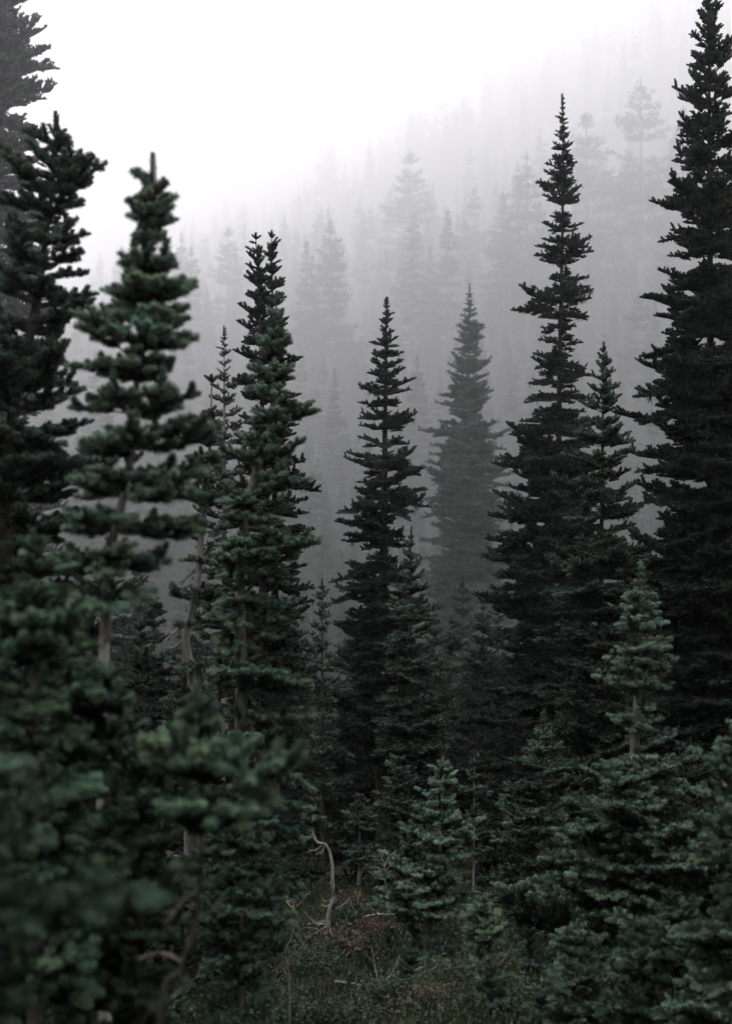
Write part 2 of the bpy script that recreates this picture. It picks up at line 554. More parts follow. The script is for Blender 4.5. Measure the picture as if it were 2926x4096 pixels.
# ------------------------------------------------------------------ ground
def build_ground():
    ys = np.concatenate([np.linspace(-400, -20, 16)[:-1], np.linspace(-20, 4, 20)[:-1], np.linspace(4, 20, 90)[:-1], np.geomspace(20, 3780, 135)])
    us = np.concatenate([-np.geomspace(1, 0.006, 45), np.linspace(-0.0055, 0.0055, 50), np.geomspace(0.006, 1, 45)])
    xs = us * 1600
    X, Y = np.meshgrid(xs, ys)
    Z = ground(X, Y)
    v = np.stack([X, Y, Z], -1).reshape(-1, 3)
    nx, ny = len(xs), len(ys)
    i = np.arange(ny - 1)[:, None] * nx; j = np.arange(nx - 1)[None, :]
    f = np.stack([i + j, i + j + 1, i + nx + j + 1, i + nx + j], -1).reshape(-1, 4)
    m, t, n, b = new_mat('forest_soil')
    tc = n.new('ShaderNodeTexCoord')
    ns = n.new('ShaderNodeTexNoise'); ns.inputs['Scale'].default_value = 2.3; ns.inputs['Detail'].default_value = 9
    ns.inputs['Roughness'].default_value = 0.7
    rp = n.new('ShaderNodeValToRGB')
    rp.color_ramp.elements[0].position = 0.3; rp.color_ramp.elements[0].color = (0.012, 0.011, 0.008, 1)
    rp.color_ramp.elements[1].position = 0.7; rp.color_ramp.elements[1].color = (0.035, 0.037, 0.022, 1)
    t.links.new(tc.outputs['Object'], ns.inputs['Vector']); t.links.new(ns.outputs['Fac'], rp.inputs[0])
    t.links.new(rp.outputs[0], b.inputs['Base Color'])
    bp = n.new('ShaderNodeBump'); bp.inputs['Strength'].default_value = 0.8; bp.inputs['Distance'].default_value = 0.05
    t.links.new(ns.outputs['Fac'], bp.inputs['Height']); t.links.new(bp.outputs[0], b.inputs['Normal'])
    b.inputs['Roughness'].default_value = 1.0; b.inputs['Specular IOR Level'].default_value = 0.1
    acc = Acc(); acc.add(v, f, 0, 0, True)
    g = link('ground', acc.mesh('ground', [m]))
    tag(g, 'dark forest floor falling into a hollow and rising to a wooded hillside', kind='structure')
build_ground()

# haze: one closed even volume round camera and scene
def build_haze():
    x0, x1, y0, y1, z0, z1 = -1620, 1620, -410, 3800, -420, 1420
    v = [(x, y, z) for z in (z0, z1) for y in (y0, y1) for x in (x0, x1)]
    f = [(0, 2, 3, 1), (4, 5, 7, 6), (0, 1, 5, 4), (2, 6, 7, 3), (0, 4, 6, 2), (1, 3, 7, 5)]
    me = bpy.data.meshes.new('haze'); me.from_pydata(v, [], f)
    m = bpy.data.materials.new('fog_air'); m.use_nodes = True
    nt_ = m.node_tree; nt_.nodes.clear()
    o_ = nt_.nodes.new('ShaderNodeOutputMaterial')
    pv = nt_.nodes.new('ShaderNodeVolumePrincipled')
    pv.inputs['Color'].default_value = FOG_COLOR
    pv.inputs['Density'].default_value = FOG_DENSITY
    pv.inputs['Anisotropy'].default_value = FOG_G
    nt_.links.new(pv.outputs[0], o_.inputs['Volume'])
    me.materials.append(m)
    h = link('haze', me)
    tag(h, 'pale mountain fog filling the air between the trees', kind='stuff')
build_haze()

# ------------------------------------------------------------------ hillside forest
def far_branch(L, rng, step, per, nl, nw):
    segs = []
    n = max(2, int(L / step))
    grow(segs, np.zeros(3), unit(np.array([1, 0, -0.05])), n, L / n, 0, rng, 0.5, 1, 0.02)
    a = Acc()
    needles(a, segs, per, nl, nw, rng)
    return a.arrays()

def far_crown(seed, H=1.0, width=0.13, tiers=34, nb=6, step=0.014, per=7, open_=0.1, shape=0.8, droop=-12, bare=0.05, lop=0.3):
    """Whole crown of a far conifer of unit height, as one mesh."""
    rng = np.random.default_rng(seed)
    protos = {c: [far_branch(c, rng, step, per, step * 0.75, step * 0.2) for _ in range(3)] for c in (0.03, 0.06, 0.1, 0.15)}
    acc = Acc()
    z = 0.985
    while z > bare:
        u_ = 1 - z
        z -= (1 / tiers) * rng.uniform(0.6, 1.4) * (0.5 + 0.5 * min(1, u_ * 5))
        if rng.random() < open_:
            continue
        w = width * min(1, (u_ + 0.015) ** shape * 1.35) * rng.uniform(0.7, 1.15)
        a0 = rng.uniform(0, 6.28)
        for k in range(nb):
            L = max(0.015, w * rng.uniform(1 - lop, 1.1))
            c = min(protos, key=lambda q: abs(math.log(q / L)))
            v, fs, ms, ages, sm = protos[c][rng.integers(3)]
            s = L / c
            az = a0 + k * 6.283 / nb + rng.normal(0, 0.25)
            pt = R(np.interp(u_, [0, 0.15, 1], [38, 8, droop]) + rng.normal(0, 6))
            ca, sa, cp, sp = math.cos(az), math.sin(az), math.cos(pt), math.sin(pt)
            x = v[:, 0] * cp - v[:, 2] * sp; zz = v[:, 0] * sp + v[:, 2] * cp; y = v[:, 1]
            vv = np.stack([x * ca - y * sa, x * sa + y * ca, zz], -1) * s
            vv[:, 2] += z
            acc.add(vv, np.concatenate(fs), 0, ages)
    lead = np.array([[0, 0, 0.96], [0, 0, 1.0]])
    tube(acc, lead, [0.0025, 0.001], 4, 0)
    return acc.mesh('crown', [FAR_NEEDLE])

def far_trunk(seed):
    rng = np.random.default_rng(seed)
    acc = Acc()
    z = np.linspace(-0.02, 0.97, 10)
    pts = np.stack([rng.normal(0, 0.001, 10), rng.normal(0, 0.001, 10), z], -1)
    tube(acc, pts, 0.011 * (1 - z) ** 0.8 + 0.0012, 6, 0)
    return acc.mesh('trunk', [BARK])

FAR = [far_crown(11, width=0.13, tiers=40), far_crown(12, width=0.17, tiers=34, open_=0.12), far_crown(13, width=0.15, tiers=36, droop=-20),
       far_crown(14, width=0.21, tiers=28, nb=6, open_=0.16, shape=0.7, lop=0.5), far_crown(15, width=0.115, tiers=44, open_=0.06),
       far_crown(16, width=0.25, tiers=26, nb=6, open_=0.16, shape=0.75, droop=-4, lop=0.5)]
FTR = [far_trunk(k) for k in range(3)]

def far_tree(kind, x, y, h, rz, label, group=None, z=None, wide=1.0):
    zz = float(ground(x, y)) - 0.2 if z is None else z
    root = thing('conifer_tree', label, 'tree', (x, y, zz), group)
    t = link('trunk', FTR[kind % 3], root); t.scale = (h, h, h)
    c = link('crown', FAR[kind], root); c.scale = (h * wide, h * wide, h); c.rotation_euler = (0, 0, rz)
    return root

def at_top(px, py, d, h):
    """x and base height of a tree whose tip shows at (px, py)."""
    q = P(px, py, d)
    return q[0], q[2] - h

random.seed(5)
LM = [  # landmark trees in the fog: px, tip row, distance, kind, width factor, label
    (1320, 870, 594, 1, 1.0, 'fog-faded spreading conifer above the gap beside the twin-topped fir'),
    (1640, 600, 846, 3, 1.0, 'faintest tall conifer, an almost white ghost high in the fog'),
    (1655, 840, 630, 2, 1.0, 'fog-faded conifer rising straight above the thin dark spire fir'),
    (1790, 830, 621, 0, 0.9, 'fog-faded narrow conifer just behind the tip of the grey misty spire'),
    (1225, 950, 612, 4, 0.9, 'narrow fog-faded conifer next to the twin-topped fir'),
    (2105, 600, 648, 2, 1.3, 'tall fog-faded conifer just beside the tall dark spire with bare tip'),
    (2560, 310, 684, 5, 1.0, 'huge broad fog-faded conifer between the two tallest dark firs'),
    (2345, 440, 720, 3, 1.0, 'fog-faded ragged conifer close behind the bare-tipped tall spire'),
    (2730, 420, 720, 1, 1.2, 'fog-faded conifer half hidden by the tallest dark fir'),
    (2010, 760, 666, 4, 1.2, 'slim fog-faded conifer between the misty spire and tall dark spire'),
]
for k, (px, py, d, kind, wd, lab) in enumerate(LM):
    q = P(px, py, d * 1.12)
    h = max(60, q[2] - float(ground(q[0], q[1])))
    far_tree(kind, q[0], q[1], h, k * 1.7, lab, 'conifers fading into the fog', q[2] - h, wd * 1.3)

cnt = 0
taken = []
tries = 0
while cnt < 270 and tries < 6000:
    tries += 1
    d = 80 * (1250 / 80) ** random.random()
    hw = d * 1463 / FPX * 1.1
    x = random.uniform(-hw, hw)
    mind = 2.6 + d * 0.02
    if any((x - a) ** 2 + (d - b) ** 2 < mind * mind for a, b in taken):
        continue
    taken.append((x, d))
    h = np.interp(d, [60, 210, 390, 700, 1250], [7, 22, 48, 78, 98]) * random.uniform(0.6, 1.25)
    kind = random.choice([0, 0, 1, 1, 2, 2, 3, 4, 4, 5])
    cnt += 1
    band = ('dusky' if d < 180 else 'grey' if d < 450 else 'pale')
    far_tree(kind, x, d, h, random.uniform(0, 6.28),
             {'dusky': 'dusky fir low in the hollow where the fog begins', 'grey': 'grey fog-dimmed conifer on the lower hillside',
              'pale': 'pale fog-washed conifer high on the hillside'}[band],
             {'dusky': 'firs low in the hollow', 'grey': 'conifers on the lower hillside', 'pale': 'conifers high on the hillside'}[band])

def wood_mass(name, label, pts, scales):
    """A wood that reads as one mass: one object, conifers set on its points by geometry nodes."""
    me = bpy.data.meshes.new(name)
    me.from_pydata([tuple(p) for p in pts], [], [])
    at = me.attributes.new('size', 'FLOAT', 'POINT')
    at.data.foreach_set('value', np.asarray(scales, np.float32))
    o_ = link(name, me)
    tag(o_, label, 'wood', kind='stuff')
    ng = bpy.data.node_groups.new(name, 'GeometryNodeTree')
    ng.interface.new_socket('Geometry', in_out='INPUT', socket_type='NodeSocketGeometry')
    ng.interface.new_socket('Geometry', in_out='OUTPUT', socket_type='NodeSocketGeometry')
    N_ = ng.nodes
    gi = N_.new('NodeGroupInput'); go = N_.new('NodeGroupOutput')
    ci = N_.new('GeometryNodeCollectionInfo')
    ci.inputs['Collection'].default_value = WOOD_COL
    ci.inputs['Separate Children'].default_value = True
    ci.inputs['Reset Children'].default_value = True
    ip = N_.new('GeometryNodeInstanceOnPoints')
    ip.inputs['Pick Instance'].default_value = True
    rv = N_.new('FunctionNodeRandomValue'); rv.data_type = 'INT'
    rv.inputs[4].default_value = 0; rv.inputs[5].default_value = len(FAR) - 1
    rr_ = N_.new('FunctionNodeRandomValue'); rr_.data_type = 'FLOAT_VECTOR'
    rr_.inputs[0].default_value = (-0.03, -0.03, 0); rr_.inputs[1].default_value = (0.03, 0.03, 6.28)
    na = N_.new('GeometryNodeInputNamedAttribute'); na.data_type = 'FLOAT'; na.inputs['Name'].default_value = 'size'
    L_ = ng.links
    L_.new(gi.outputs[0], ip.inputs['Points']); L_.new(ci.outputs[0], ip.inputs['Instance'])
    L_.new(rv.outputs[2], ip.inputs['Instance Index']); L_.new(rr_.outputs[0], ip.inputs['Rotation'])
    L_.new(na.outputs[0], ip.inputs['Scale']); L_.new(ip.outputs[0], go.inputs[0])
    md = o_.modifiers.new('wood', 'NODES'); md.node_group = ng
    return o_

WOOD_COL = bpy.data.collections.new('wood_kinds')     # source trees, not linked to the scene
for k, me_ in enumerate(FAR):
    w_ = bpy.data.objects.new('wood_kind', me_)
    WOOD_COL.objects.link(w_)

def far_wood():
    rnd = random.Random(9)
    pts, sc_ = [], []
    while len(pts) < 5000:
        d = 75 * (3500 / 75) ** (rnd.random() ** 0.72)
        hw = d * 1463 / FPX * 1.6 + 14
        x = rnd.uniform(-hw, hw)
        h = np.interp(d, [60, 210, 420, 980, 3000], [6, 16, 34, 60, 84]) * rnd.choice([0.5, 0.6, 0.7, 0.8, 1.0, 1.15, 1.3])
        pts.append((x, d, float(ground(x, d)) - 0.3)); sc_.append(h)
    wood_mass('far_wood', 'dense dim wood covering the fogged hillside as one mass', pts, sc_)
    pts, sc_ = [], []
    while len(pts) < 420:                       # unseen trees added round the viewpoint, heights set to cut side light
        x, y = rnd.uniform(-70, 70), rnd.uniform(-75, -3)
        if x * x + y * y < 22:
            continue
        pts.append((x, y, float(ground(x, y)) - 0.2)); sc_.append(rnd.uniform(8, 15))
    for sgn in (-1, 1):
        for _ in range(60):
            y = rnd.uniform(-3, 40)
            x = sgn * (y * 1463 / FPX + rnd.uniform(3.2, 30))
            pts.append((x, y, float(ground(x, y)) - 0.2)); sc_.append(rnd.uniform(8, 14))
    wood_mass('unseen_near_wood', 'unseen wooded slope round the viewpoint, added to block side light', pts, sc_)
far_wood()

# ------------------------------------------------------------------ the individual firs
# tree in the fog, nearer than the hillside
fir('grey misty spire fir standing alone in the fog beyond the thin dark spire', 108,
    [(1877, 1130), (1872, 1800), (1868, 2700)],
    [(1180, 14, 14), (1260, 42, 42), (1330, 50, 60), (1450, 85, 85), (1600, 120, 105), (1720, 165, 155), (1900, 150, 165), (2050, 185, 165), (2300, 230, 210), (2700, 260, 240)],
    21, style='mid', S=3.1, spacing=0.165, nb=6, inner=2, fill=0, lead=0.3, r_base=0.3, pitch=(38, 8, -8), tint=(0.8, 0.86, 0.86))

# left group
fir('drooping old fir with ragged sagging limbs, paling into fog at the picture edge', 66,
    [(-95, -500), (-90, 900), (-80, 2000), (-80, 2900)],
    [(-450, 40, 40), (-100, 180, 190), (100, 240, 270), (300, 270, 290), (560, 260, 270), (800, 260, 270), (1000, 320, 420), (1150, 350, 470), (1400, 340, 400), (1700, 350, 420), (2100, 400, 440), (2700, 450, 430)],
    22, style='mid', spacing=0.375, nb=6, pitch=(20, -4, -16), beard=0.6, tint=(0.8, 0.85, 0.85), jitter=0.3, r_base=0.25, S=2.8,
    extra=((20, 0, 310), (70, -8, 290), (120, 8, 270), (175, 0, 300), (225, 4, 315), (262, -5, 330), (330, 5, 290), (430, 0, 290), (480, -4, 330), (560, 3, 290), (640, 0, 270), (1030, 0, 500), (1120, 4, 520), (1240, -3, 450)))
fir('blurred dark fir whose crooked top forks like antlers at the picture edge', 6.4,
    [(236, 455), (215, 700), (190, 900), (140, 1250), (60, 1600), (28, 2100), (5, 2600)],
    [(520, 60, 90), (600, 130, 105), (700, 170, 175), (800, 190, 190), (860, 200, 200), (1000, 220, 240), (1150, 230, 260), (1400, 230, 250), (1700, 260, 330), (2100, 300, 360), (2600, 320, 380)],
    23, spacing=0.125, nb=6, inner=2, lead=0.1, pitch=(34, 6, -8), r_base=0.07, skip=0.1, tint=(0.8, 0.85, 0.85))
fir('blurred pale-tipped fir with bare grey trunk showing between separate tiers', 4.8,
    [(620, 615), (616, 770), (598, 950), (591, 1139), (566, 1300), (548, 1447), (542, 1693), (523, 1823), (486, 2026), (432, 2223), (420, 2420), (432, 2562), (415, 2700)],
    [(690, 20, 20), (735, 60, 30), (765, 140, 50), (850, 140, 130), (930, 110, 140), (1050, 120, 90), (1150, 140, 130), (1230, 200, 220), (1340, 210, 220), (1460, 270, 200), (1550, 190, 210), (1640, 260, 210), (1720, 210, 280), (1830, 220, 320), (1960, 230, 330), (2080, 240, 370), (2200, 240, 300), (2400, 180, 200)],
    24, spacing=0.115, nb=8, inner=1, fill=1, lead=0.13, jitter=0.18, skip=0.02, mat_bark=PALEBARK, pitch=(40, 4, -2), r_base=0.034, tint=(1.6, 1.68, 1.55), stop=2480,
    gaps=((690, 745, 0.4), (2480, 3000, 0.2)),
    extra=((1225, 5, 230), (1240, 175, 190), (1470, 170, 270), (1350, 0, 215), (1760, -10, 330), (1990, -15, 370), (760, 150, 130)),
    dead=(([(432, 2600), (385, 2680), (345, 2720)], 0.012), ([(440, 2640), (425, 2700), (400, 2760)], 0.011)))
fir('bright green blurred young fir low in the corner thicket, spreading soft tufts', 3.9,
    [(130, 2130), (135, 2500), (140, 3300)],
    [(2200, 70, 70), (2300, 110, 130), (2420, 190, 230), (2600, 280, 260), (2800, 330, 300), (3000, 360, 330), (3300, 330, 300), (4300, 300, 280)],
    25, spacing=0.119, nb=6, lead=0.05, pitch=(40, 8, -4), tint=(0.98, 1.16, 0.93), r_base=0.03)
fir('blurred bushy young fir hiding the foot of the bare grey trunk', 4.4,
    [(350, 2640), (352, 2900), (355, 3500)],
    [(2690, 60, 60), (2780, 130, 130), (2900, 210, 220), (3050, 250, 270), (3250, 270, 280), (3500, 260, 260), (4300, 260, 260)],
    53, spacing=0.125, nb=6, lead=0.04, tint=(0.55, 0.64, 0.55), r_base=0.03)
fir('small dim blurred fir wedged between the corner thicket and the olive sapling', 4.2,
    [(560, 2980), (560, 3200), (565, 3700)],
    [(3030, 50, 50), (3120, 120, 120), (3250, 180, 180), (3450, 220, 220), (3700, 230, 230), (4300, 200, 200)],
    54, spacing=0.125, nb=6, lead=0.04, tint=(0.5, 0.58, 0.52), r_base=0.025)
fir('olive tinged blurred sapling whose long tufted limb reaches past the bleached bent trunk', 3.4,
    [(790, 2750), (800, 3050), (808, 3300), (800, 3500), (782, 3700), (720, 3880), (640, 4096)],
    [(2800, 60, 60), (2880, 130, 120), (2980, 230, 180), (3080, 270, 280), (3180, 260, 300), (3280, 210, 330), (3380, 120, 300)],
    26, spacing=0.112, nb=5, inner=1, fill=1, lead=0.06, pitch=(34, 6, 0), tint=(1.15, 1.32, 1.08), r_base=0.010, mat_bark=DARKBARK, stop=3400, base_px=590,
    extra=((3200, 8, 440), (3290, -6, 330), (3120, 160, 250)), gaps=((3330, 4200, 0.3),),
    dead=(([(800, 3550), (730, 3610), (665, 3680)], 0.005), ([(800, 3660), (850, 3640), (890, 3600)], 0.004), ([(735, 3850), (640, 3810), (560, 3830)], 0.005), ([(690, 3990), (740, 3950), (780, 3930)], 0.004)))
fir('nearest fir outside the frame, only its blurred lower limbs reach in', 2.4,
    [(-330, 2600), (-330, 3300), (-330, 4200)],
    [(2700, 60, 60), (3000, 250, 250), (3350, 420, 520), (3600, 460, 650), (3800, 480, 760), (4000, 420, 720), (4250, 400, 560)],
    27, spacing=0.13, nb=4, inner=0, fill=0, pitch=(30, 5, -3), tint=(0.8, 0.95, 0.85), r_base=0.022,
    extra=((3430, 2, 560), (3640, 4, 980), (3600, -20, 520), (3980, -4, 500)))
fir('broken topped grey snag fir with a bare mottled stem beside the tall twin', 9.2,
    [(847, 1496), (843, 1700), (828, 1950), (807, 2119), (794, 2285), (770, 2440), (742, 2562), (768, 2716), (765, 2900)],
    [(1640, 30, 40), (1700, 80, 60), (1800, 110, 90), (1950, 110, 120), (2100, 110, 130), (2300, 130, 130), (2500, 120, 140), (2750, 160, 160), (2900, 170, 170), (3700, 170, 170)],
    28, spacing=0.188, nb=4, inner=2, fill=1, lead=0.05, skip=0.12, r_base=0.055, tint=(0.9, 0.95, 0.9), gaps=((1450, 1650, 0.0), (2180, 2300, 0.4), (2400, 2640, 0.35)),
    dead=(([(760, 2480), (700, 2530), (655, 2570)], 0.014), ([(750, 2540), (700, 2590), (650, 2600)], 0.012), ([(800, 2260), (750, 2310), (720, 2330)], 0.012), ([(742, 2560), (735, 2600), (740, 2640)], 0.012), ([(770, 2640), (800, 2670), (830, 2740)], 0.01)))
fir('slim needle-thin dark spire half behind the broken topped snag', 20,
    [(897, 1303), (897, 1800), (897, 2600)],
    [(1340, 12, 12), (1400, 30, 34), (1480, 50, 45), (1560, 65, 70), (1640, 85, 90), (1720, 110, 100), (1900, 130, 110), (2200, 150, 130), (2600, 170, 150)],
    29, spacing=0.213, nb=4, lead=0.2, pitch=(36, 16, -4), r_base=0.06)
fir('dark twin topped fir, the first of its two tips the taller', 13.5,
    [(1022, 930), (1035, 1200), (1050, 1700), (1050, 2400), (1040, 2900)],
    [(960, 22, 25), (1000, 40, 40), (1100, 60, 50), (1200, 85, 60), (1290, 100, 75), (1450, 105, 105), (1600, 115, 140), (1750, 150, 150), (2000, 140, 150), (2400, 160, 160), (2900, 200, 200)],
    30, spacing=0.170, nb=6, inner=3, lead=0.06, pitch=(45, 12, -14), beard=0.5, tint=(0.3, 0.34, 0.33), r_base=0.06)
fir('dark second stem of the twin topped pair, slightly behind and shorter', 13.9,
    [(1085, 925), (1090, 1250), (1098, 1700), (1100, 2400), (1100, 2900)],
    [(955, 22, 28), (1000, 40, 45), (1100, 45, 60), (1200, 55, 75), (1350, 60, 90), (1500, 80, 110), (1700, 100, 140), (2000, 110, 150), (2400, 120, 130), (2900, 160, 160)],
    31, spacing=0.170, nb=6, inner=3, lead=0.06, pitch=(45, 12, -14), beard=0.5, tint=(0.3, 0.34, 0.33), r_base=0.06)
fir('full green fir with round pale shoot tips in front of the twin topped fir', 8.0,
    [(1103, 1165), (1103, 1300), (1094, 1550), (1072, 1750), (1010, 1930), (975, 2100), (960, 2400), (966, 2700), (965, 2950)],
    [(1215, 25, 25), (1260, 80, 40), (1350, 75, 75), (1430, 100, 75), (1520, 100, 90), (1600, 140, 100), (1680, 70, 150), (1760, 105, 120), (1850, 130, 160), (1920, 130, 190), (2030, 110, 190), (2150, 120, 210), (2280, 120, 240), (2450, 160, 230), (2620, 170, 250), (2800, 180, 270), (3000, 200, 280), (3700, 190, 240)],
    32, spacing=0.131, nb=6, inner=3, lead=0.075, pitch=(42, 6, -20), r_base=0.06, tint=(1.35, 1.45, 1.3), beard=0.3,
    extra=((1690, 0, 205), (1960, -10, 275), (2190, -18, 340), (2240, -25, 360), (2820, -15, 320)),
    gaps=((1600, 1660, 0.5), (1900, 2000, 0.5), (2780, 2960, 0.5)),
    dead=(([(1005, 1950), (960, 2000), (915, 2035)], 0.012, DEAD), ([(1000, 1960), (975, 2010), (930, 2060), (880, 2060)], 0.008, DEAD)))

# middle group
fir('thin dark spire fir in sharp focus, alone against grey fog', 18,
    [(1545, 1185), (1540, 1600), (1535, 2200), (1530, 3000)],
    [(1230, 12, 12), (1262, 38, 28), (1310, 36, 36), (1370, 70, 52), (1420, 60, 70), (1490, 68, 80), (1560, 115, 125), (1620, 120, 75), (1700, 115, 145), (1790, 120, 110), (1850, 170, 160), (1900, 130, 170), (1970, 140, 175), (2020, 165, 160), (2120, 195, 90), (2180, 180, 120), (2290, 215, 130), (2400, 200, 170), (2600, 230, 200), (3000, 260, 240)],
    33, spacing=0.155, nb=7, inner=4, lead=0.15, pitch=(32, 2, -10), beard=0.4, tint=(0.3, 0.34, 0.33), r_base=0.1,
    extra=((1490, 0, 80), (1562, 0, 130), (1562, 180, 115), (1712, 0, 145), (1838, 180, 165), (1868, 0, 155), (1970, 0, 180), (2110, 180, 205), (2290, 180, 220)))
fir('young spired fir with fine pale tip leaning against the thin dark spire', 15.5,
    [(1642, 2105), (1640, 2500), (1640, 3100)],
    [(2150, 14, 14), (2230, 40, 40), (2300, 55, 70), (2400, 90, 90), (2500, 120, 140), (2650, 150, 150), (2800, 160, 190), (3050, 210, 210)],
    34, spacing=0.163, nb=6, lead=0.14, tint=(0.85, 0.9, 0.87))
fir('small dark pencil fir in the gap below the thin dark spire', 16.5,
    [(1287, 2315), (1288, 2700), (1290, 3100)],
    [(2350, 10, 10), (2400, 32, 32), (2470, 50, 48), (2560, 55, 60), (2640, 75, 70), (2800, 95, 90), (3100, 120, 120)],
    35, spacing=0.163, nb=5, lead=0.12, tint=(0.8, 0.85, 0.85))
fir('tall dark spire with a long bare tip and one limb sticking out sideways', 19,
    [(2250, 372), (2248, 900), (2240, 1300), (2230, 2000), (2225, 3000)],
    [(430, 10, 10), (520, 30, 30), (580, 40, 45), (625, 72, 72), (700, 75, 55), (790, 95, 70), (830, 80, 95), (900, 85, 80), (965, 100, 110), (1000, 85, 125), (1060, 110, 90), (1110, 75, 105), (1200, 80, 130), (1280, 90, 110), (1350, 105, 90), (1420, 115, 90), (1480, 110, 110), (1600, 160, 130), (1720, 200, 150), (1820, 230, 160), (1950, 190, 170), (2100, 320, 200), (2250, 280, 220), (2500, 300, 250), (3000, 330, 260)],
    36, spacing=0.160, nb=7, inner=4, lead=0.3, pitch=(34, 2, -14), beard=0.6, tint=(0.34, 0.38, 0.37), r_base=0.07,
    extra=((1232, 180, 215), (1238, 186, 200), (1000, 0, 130), (1205, 0, 140), (2105, 180, 335), (2130, 176, 310), (1840, 180, 250), (1000, 182, 110)))
fir('mid-height dark fir leaning close against the tall bare-tipped spire', 14.3,
    [(2412, 1368), (2408, 1800), (2400, 2400), (2390, 3000)],
    [(1410, 20, 20), (1450, 50, 55), (1520, 55, 65), (1560, 90, 80), (1640, 120, 90), (1700, 100, 80), (1760, 150, 130), (1850, 140, 140), (1950, 180, 120), (2100, 200, 170), (2300, 230, 230), (2500, 250, 230), (3000, 300, 260)],
    37, spacing=0.170, nb=6, inner=3, lead=0.1, pitch=(40, 10, -8), tint=(0.82, 0.9, 0.86), beard=0.2)
fir('tallest dark fir filling the picture edge with upturned horizontal limbs', 12.8,
    [(2832, -30), (2835, 600), (2840, 1500), (2850, 2500), (2855, 3000)],
    [(20, 30, 40), (120, 85, 80), (200, 110, 110), (270, 80, 110), (330, 100, 110), (420, 140, 120), (490, 120, 120), (570, 130, 130), (700, 170, 150), (790, 165, 170), (860, 250, 190), (960, 180, 200), (1080, 150, 200), (1220, 270, 220), (1300, 190, 220), (1380, 280, 240), (1500, 230, 250), (1590, 310, 250), (1760, 300, 260), (2000, 300, 280), (2300, 320, 280), (2700, 330, 300), (3000, 330, 300)],
    38, spacing=0.155, nb=8, inner=4, lead=0.08, pitch=(46, 8, -8), beard=0.35, tint=(0.3, 0.35, 0.32), r_base=0.07,
    extra=((870, 178, 270), (1225, 180, 285), (1390, 182, 290), (1590, 180, 320)))
fir('dark fir crowded behind the tallest fir at the picture edge', 16.5,
    [(3010, 260), (3010, 1500), (3010, 3000)],
    [(300, 30, 30), (600, 110, 110), (1000, 170, 170), (1500, 230, 230), (2000, 300, 300), (2600, 380, 380), (3000, 400, 400)],
    39, spacing=0.165, nb=6, inner=3, tint=(0.28, 0.32, 0.3), beard=0.3)
fir('blue-green young fir with a bare stem stretch and an upright pale leader', 9.0,
    [(2563, 2245), (2560, 2420), (2552, 2700), (2545, 2830), (2536, 2960), (2538, 3060), (2530, 3500), (2530, 3900)],
    [(2330, 45, 45), (2370, 50, 50), (2430, 95, 95), (2480, 105, 100), (2560, 115, 150), (2640, 150, 170), (2720, 145, 160), (2800, 145, 165), (2860, 80, 70), (2930, 190, 160), (3050, 80, 170), (3100, 120, 230), (3200, 270, 300), (3350, 340, 370), (3500, 400, 420), (3700, 440, 450), (3900, 450, 450)],
    40, spacing=0.105, nb=7, inner=2, lead=0.2, pitch=(30, 8, 0), tint=(1.5, 1.58, 1.5), r_base=0.06, gaps=((2245, 2310, 0), (2825, 2890, 0.1), (2935, 3030, 0.25)))
fir('soft blurred fir whose pale tufts lean in over the corner', 6.2,
    [(2995, 2790), (3000, 3200), (3010, 4000)],
    [(2850, 60, 60), (2960, 130, 130), (3060, 190, 190), (3200, 230, 240), (3400, 270, 290), (3600, 290, 300), (3800, 330, 330), (4050, 360, 360)],
    41, spacing=0.125, nb=6, lead=0.06, tint=(1.4, 1.5, 1.35))
fir('bushy fir with a thin upright leader below the tall bare-tipped spire', 12,
    [(2172, 2838), (2170, 3200), (2165, 3700)],
    [(2900, 25, 25), (2960, 80, 80), (3060, 130, 130), (3160, 170, 180), (3300, 200, 240), (3500, 250, 260), (3700, 290, 280)],
    42, spacing=0.138, nb=6, lead=0.16, tint=(0.85, 0.92, 0.86))
fir('lower bushy fir filling the corner below the bare-stemmed blue-green fir', 7.6,
    [(2300, 3700), (2298, 3900), (2295, 4300)],
    [(3740, 60, 60), (3800, 130, 130), (3900, 190, 210), (4050, 260, 300), (4300, 300, 340)],
    43, spacing=0.125, nb=6, lead=0.05, tint=(0.95, 1.02, 0.95))
fir('thick dark fir in the very corner with tangled low boughs', 6.6,
    [(2680, 3560), (2685, 3800), (2690, 4300)],
    [(3620, 60, 60), (3700, 150, 160), (3850, 260, 260), (4050, 330, 330), (4300, 360, 360)],
    44, spacing=0.138, nb=6, lead=0.05, tint=(0.8, 0.9, 0.85),
    dead=(([(2700, 3980), (2745, 4050), (2790, 4110)], 0.008, DEADDARK),))
fir('sparse yellowish sapling with a dead grey lower stem beside the bushy fir', 12.4,
    [(2090, 3250), (2092, 3400), (2085, 3560), (2065, 3690)],
    [(3280, 30, 25), (3330, 60, 50), (3400, 80, 70), (3500, 90, 90), (3600, 80, 80)],
    45, spacing=0.150, nb=4, lead=0.05, skip=0.2, tint=(1.2, 1.05, 0.7), mat_bark=DEADDARK, style='mid',
    dead=(([(2060, 3570), (2010, 3520), (1960, 3470)], 0.01, DEADDARK), ([(2075, 3520), (2120, 3560), (2150, 3590)], 0.008, DEADDARK)))
